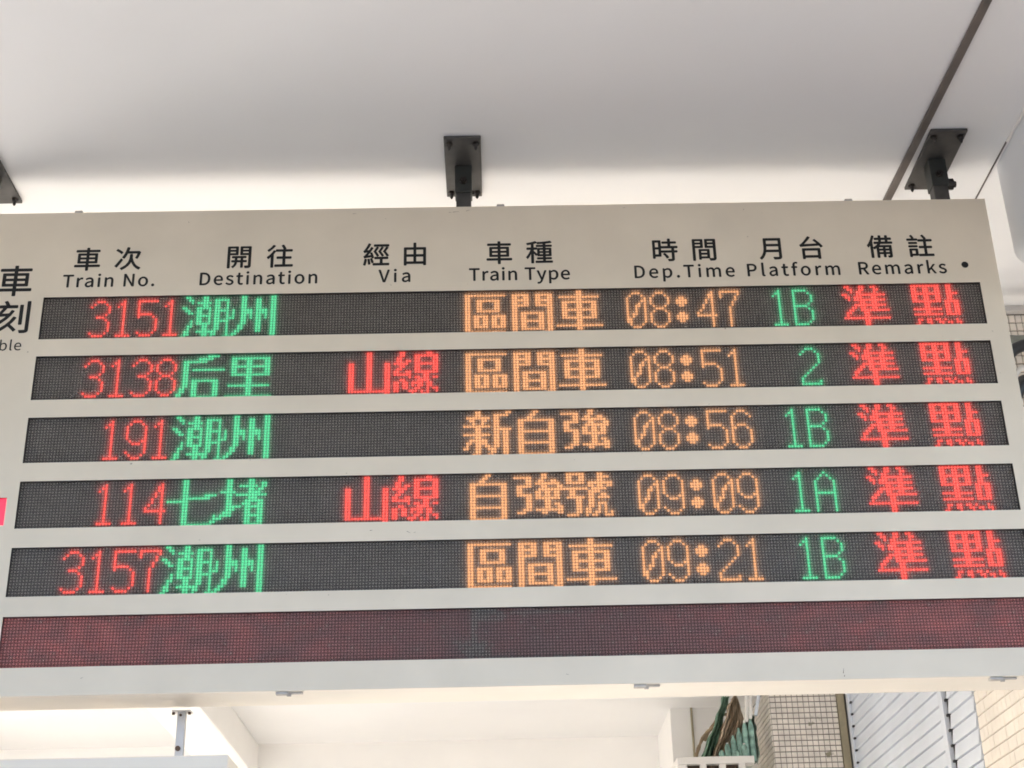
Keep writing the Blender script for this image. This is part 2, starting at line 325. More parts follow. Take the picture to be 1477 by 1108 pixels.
# ---------------------------------------------------------------- ceiling conduit and board brackets
b = MB(); b.box(-.011, .011, -2.6, .60, -.010, -.0005, c=.003); o = b.build('conduit', M['rod']); tag(o, 'dark flat conduit strip running across the ceiling left of the right bracket', 'conduit')
o.rotation_euler = (0, 0, math.radians(2.0)); o.location = (1.101, .0, CZ)
def bolt_mb(x, y, z, r=.0095, l=.022):
    b = MB(); b.tube([(x, y, z), (x, y, z - .008)], r, 6); b.tube([(x, y, z - .008), (x, y, z - .0115)], [r * .8, r * .55], 12)
    b.tube([(x, y, z - .0115), (x, y, z - l * .8), (x, y, z - l)], [r * .52, r * .48, r * .2], 10); return b
def bracket(cx, label, side):
    t = thing('mounting_bracket', label, 'bracket', (cx, .06, CZ), 'dark brackets holding the board')
    b = MB(); b.box(cx - .050, cx + .050, -.085, .205, CZ - .009, CZ - .0005, c=.0025); b.build('plate', M['iron'], t)
    for sx in (-1, 1):
        for sy in (-.060, .180): bolt_mb(cx + sx * .036, sy, CZ - .009).build('bolt', M['bolt'], t)
    b = MB(); b.box(cx - .0235, cx + .0235, .045, .095, CZ - .095, CZ - .009, c=.003); b.build('sleeve', M['iron2'], t)
    b = MB(); b.box(cx - .0185 - .002, cx + .0205, .050, .090, 3.78, CZ - .090, c=.003); b.build('arm', M['iron'], t)
    b = MB(); b.tube([(cx, .046, CZ - .060), (cx, .038, CZ - .060)], .0105, 6); b.tube([(cx, .038, CZ - .060), (cx, .033, CZ - .060)], .005, 10); b.build('bolt', M['bolt'], t)
    if side:
        b = MB(); b.tube([(cx + .020, .068, CZ - .080), (cx + .040, .068, CZ - .080)], .0165, 8); b.tube([(cx + .040, .068, CZ - .080), (cx + .048, .068, CZ - .080)], .009, 12); b.build('side_bolt', M['bolt'], t)
    else:
        b = MB(); b.tube([(cx + .0235, .06, CZ - .088), (cx + .030, .06, CZ - .088)], .006, 8); b.build('side_bolt', M['bolt'], t)
bracket(-.130, 'dark steel bracket at the middle of the board top', False)
bracket(1.178, 'dark steel bracket with large side bolt near the right end, beside the conduit', True)
bracket(-1.432, 'dark steel bracket cut by the left edge of the picture', False)

# ---------------------------------------------------------------- departure board
X0, X1, ZT, ZB, D = -1.53, 1.272, 3.7865, 2.490, .14
PT = .00762; ROWS = [(3.15 + (50 - i * 22.377) * PT, 3.15 + (50 - i * 22.377 - 16) * PT) for i in range(6)]
HX = 160 * PT
B = thing('departure_board', 'long beige train departure board with six LED display rows hanging from the ceiling', 'departure board', (-.13, .07, ZB))
holes = [(-HX, HX, zb, zt) for zt, zb in ROWS]; clock = (-1.50, -1.2465, 2.9065, 2.978); holes.append(clock)
xs = sorted({X0, X1, *[h[0] for h in holes], *[h[1] for h in holes]}); zs = sorted({ZB, ZT, *[h[2] for h in holes], *[h[3] for h in holes]})
b = MB(); idx = {}
def vid(x, z):
    if (x, z) not in idx: idx[(x, z)] = len(b.v); b.v.append((x, 0, z))
    return idx[(x, z)]
for i in range(len(xs) - 1):
    for k in range(len(zs) - 1):
        cx, cz = (xs[i] + xs[i + 1]) / 2, (zs[k] + zs[k + 1]) / 2
        if any(h[0] < cx < h[1] and h[2] < cz < h[3] for h in holes): continue
        b.f.append((vid(xs[i], zs[k]), vid(xs[i + 1], zs[k]), vid(xs[i + 1], zs[k + 1]), vid(xs[i], zs[k + 1]))); b.mi.append(0)
for x0, x1, z0, z1 in holes:
    q = [(x0, z0), (x1, z0), (x1, z1), (x0, z1)]
    for j in range(4):
        a_, c_ = q[j], q[(j + 1) % 4]; b.add([(a_[0], 0, a_[1]), (c_[0], 0, c_[1]), (c_[0], .0125, c_[1]), (a_[0], .0125, a_[1])], [(0, 3, 2, 1)], 1)
b.build('front_panel', [M['panel'], M['louver']], B)
b = MB()
e = .004
pf = [(0, ZT), (0, ZB)]
b.add([(X0, 0, ZT), (X1, 0, ZT), (X1, D, ZT), (X0, D, ZT), (X0, 0, ZB), (X1, 0, ZB), (X1, D, ZB), (X0, D, ZB)], [(0, 1, 2, 3), (4, 7, 6, 5), (1, 5, 6, 2), (0, 3, 7, 4), (3, 2, 6, 7)])
b.build('casing', M['casing'], B)

# latches, tabs and marks
for x0, x1 in ((-.5732, -.5112), (.2527, .3135), (1.0794, 1.1437)):
    b = MB(); mid = (x0 + x1) / 2 - .002
    b.box(x0, mid, .004, .020, ZB - .007, ZB - .0005, c=.0015); b.box(mid, x1, .009, .018, ZB - .005, ZB - .0005, c=.001); b.tube([(mid - .004, .0145, ZB - .007), (mid + .006, .0145, ZB - .007)], .003, 8); b.build('latch', M['zinc'], B)
for x in (-1.1558, -.0304, .9054):
    b = MB(); b.box(x - .010, x + .010, .002, .012, ZT + .0005, ZT + .008, c=.001); b.build('tab', M['zinc'], B)
b = MB(); ds = [(math.cos(a_ * math.pi / 12) * .0092 + 1.1876, math.sin(a_ * math.pi / 12) * .0092 + 3.5839) for a_ in range(24)]
b.add([(x, -.0008, z) for x, z in ds] + [(x, .0, z) for x, z in ds], [tuple(range(24))] + [(i, 24 + i, 24 + (i + 1) % 24, (i + 1) % 24) for i in range(24)]); b.build('round_mark', M['black'], B)
for (x, z, l, w_, a_) in ((.740, 2.510, .012, .0015, 1.4), (.741, 2.4985, .004, .002, 1.3), (-.15, 3.771, .016, .0012, .1), (-.118, 3.7745, .010, .0010, .3), (-.165, 3.7695, .007, .001, 0), (-.27, 2.87, .010, .0011, -.5), (-.255, 2.869, .005, .001, .2), (-.42, 3.77, .010, .001, .0), (.63, 2.9, .004, .001, .4), (-.36, 2.876, .006, .0016, .1), (.30, 3.776, .007, .0009, .2), (.62, 3.765, .004, .0012, .9), (-.86, 3.752, .005, .001, 2.), (-1.02, 2.53, .006, .001, .4), (.1, 2.515, .007, .0008, -.2)):
    dx, dz = math.cos(a_) * l / 2, math.sin(a_) * l / 2; nx, nz = -math.sin(a_) * w_ / 2, math.cos(a_) * w_ / 2
    b = MB(); b.add([(x - dx - nx, -.0004, z - dz - nz), (x + dx - nx * .3, -.0004, z + dz - nz * .3), (x + dx + nx * .3, -.0004, z + dz + nz * .3), (x - dx + nx, -.0004, z - dz + nz)], [(0, 1, 2, 3)]); b.build('scratch', M['rust'], B)

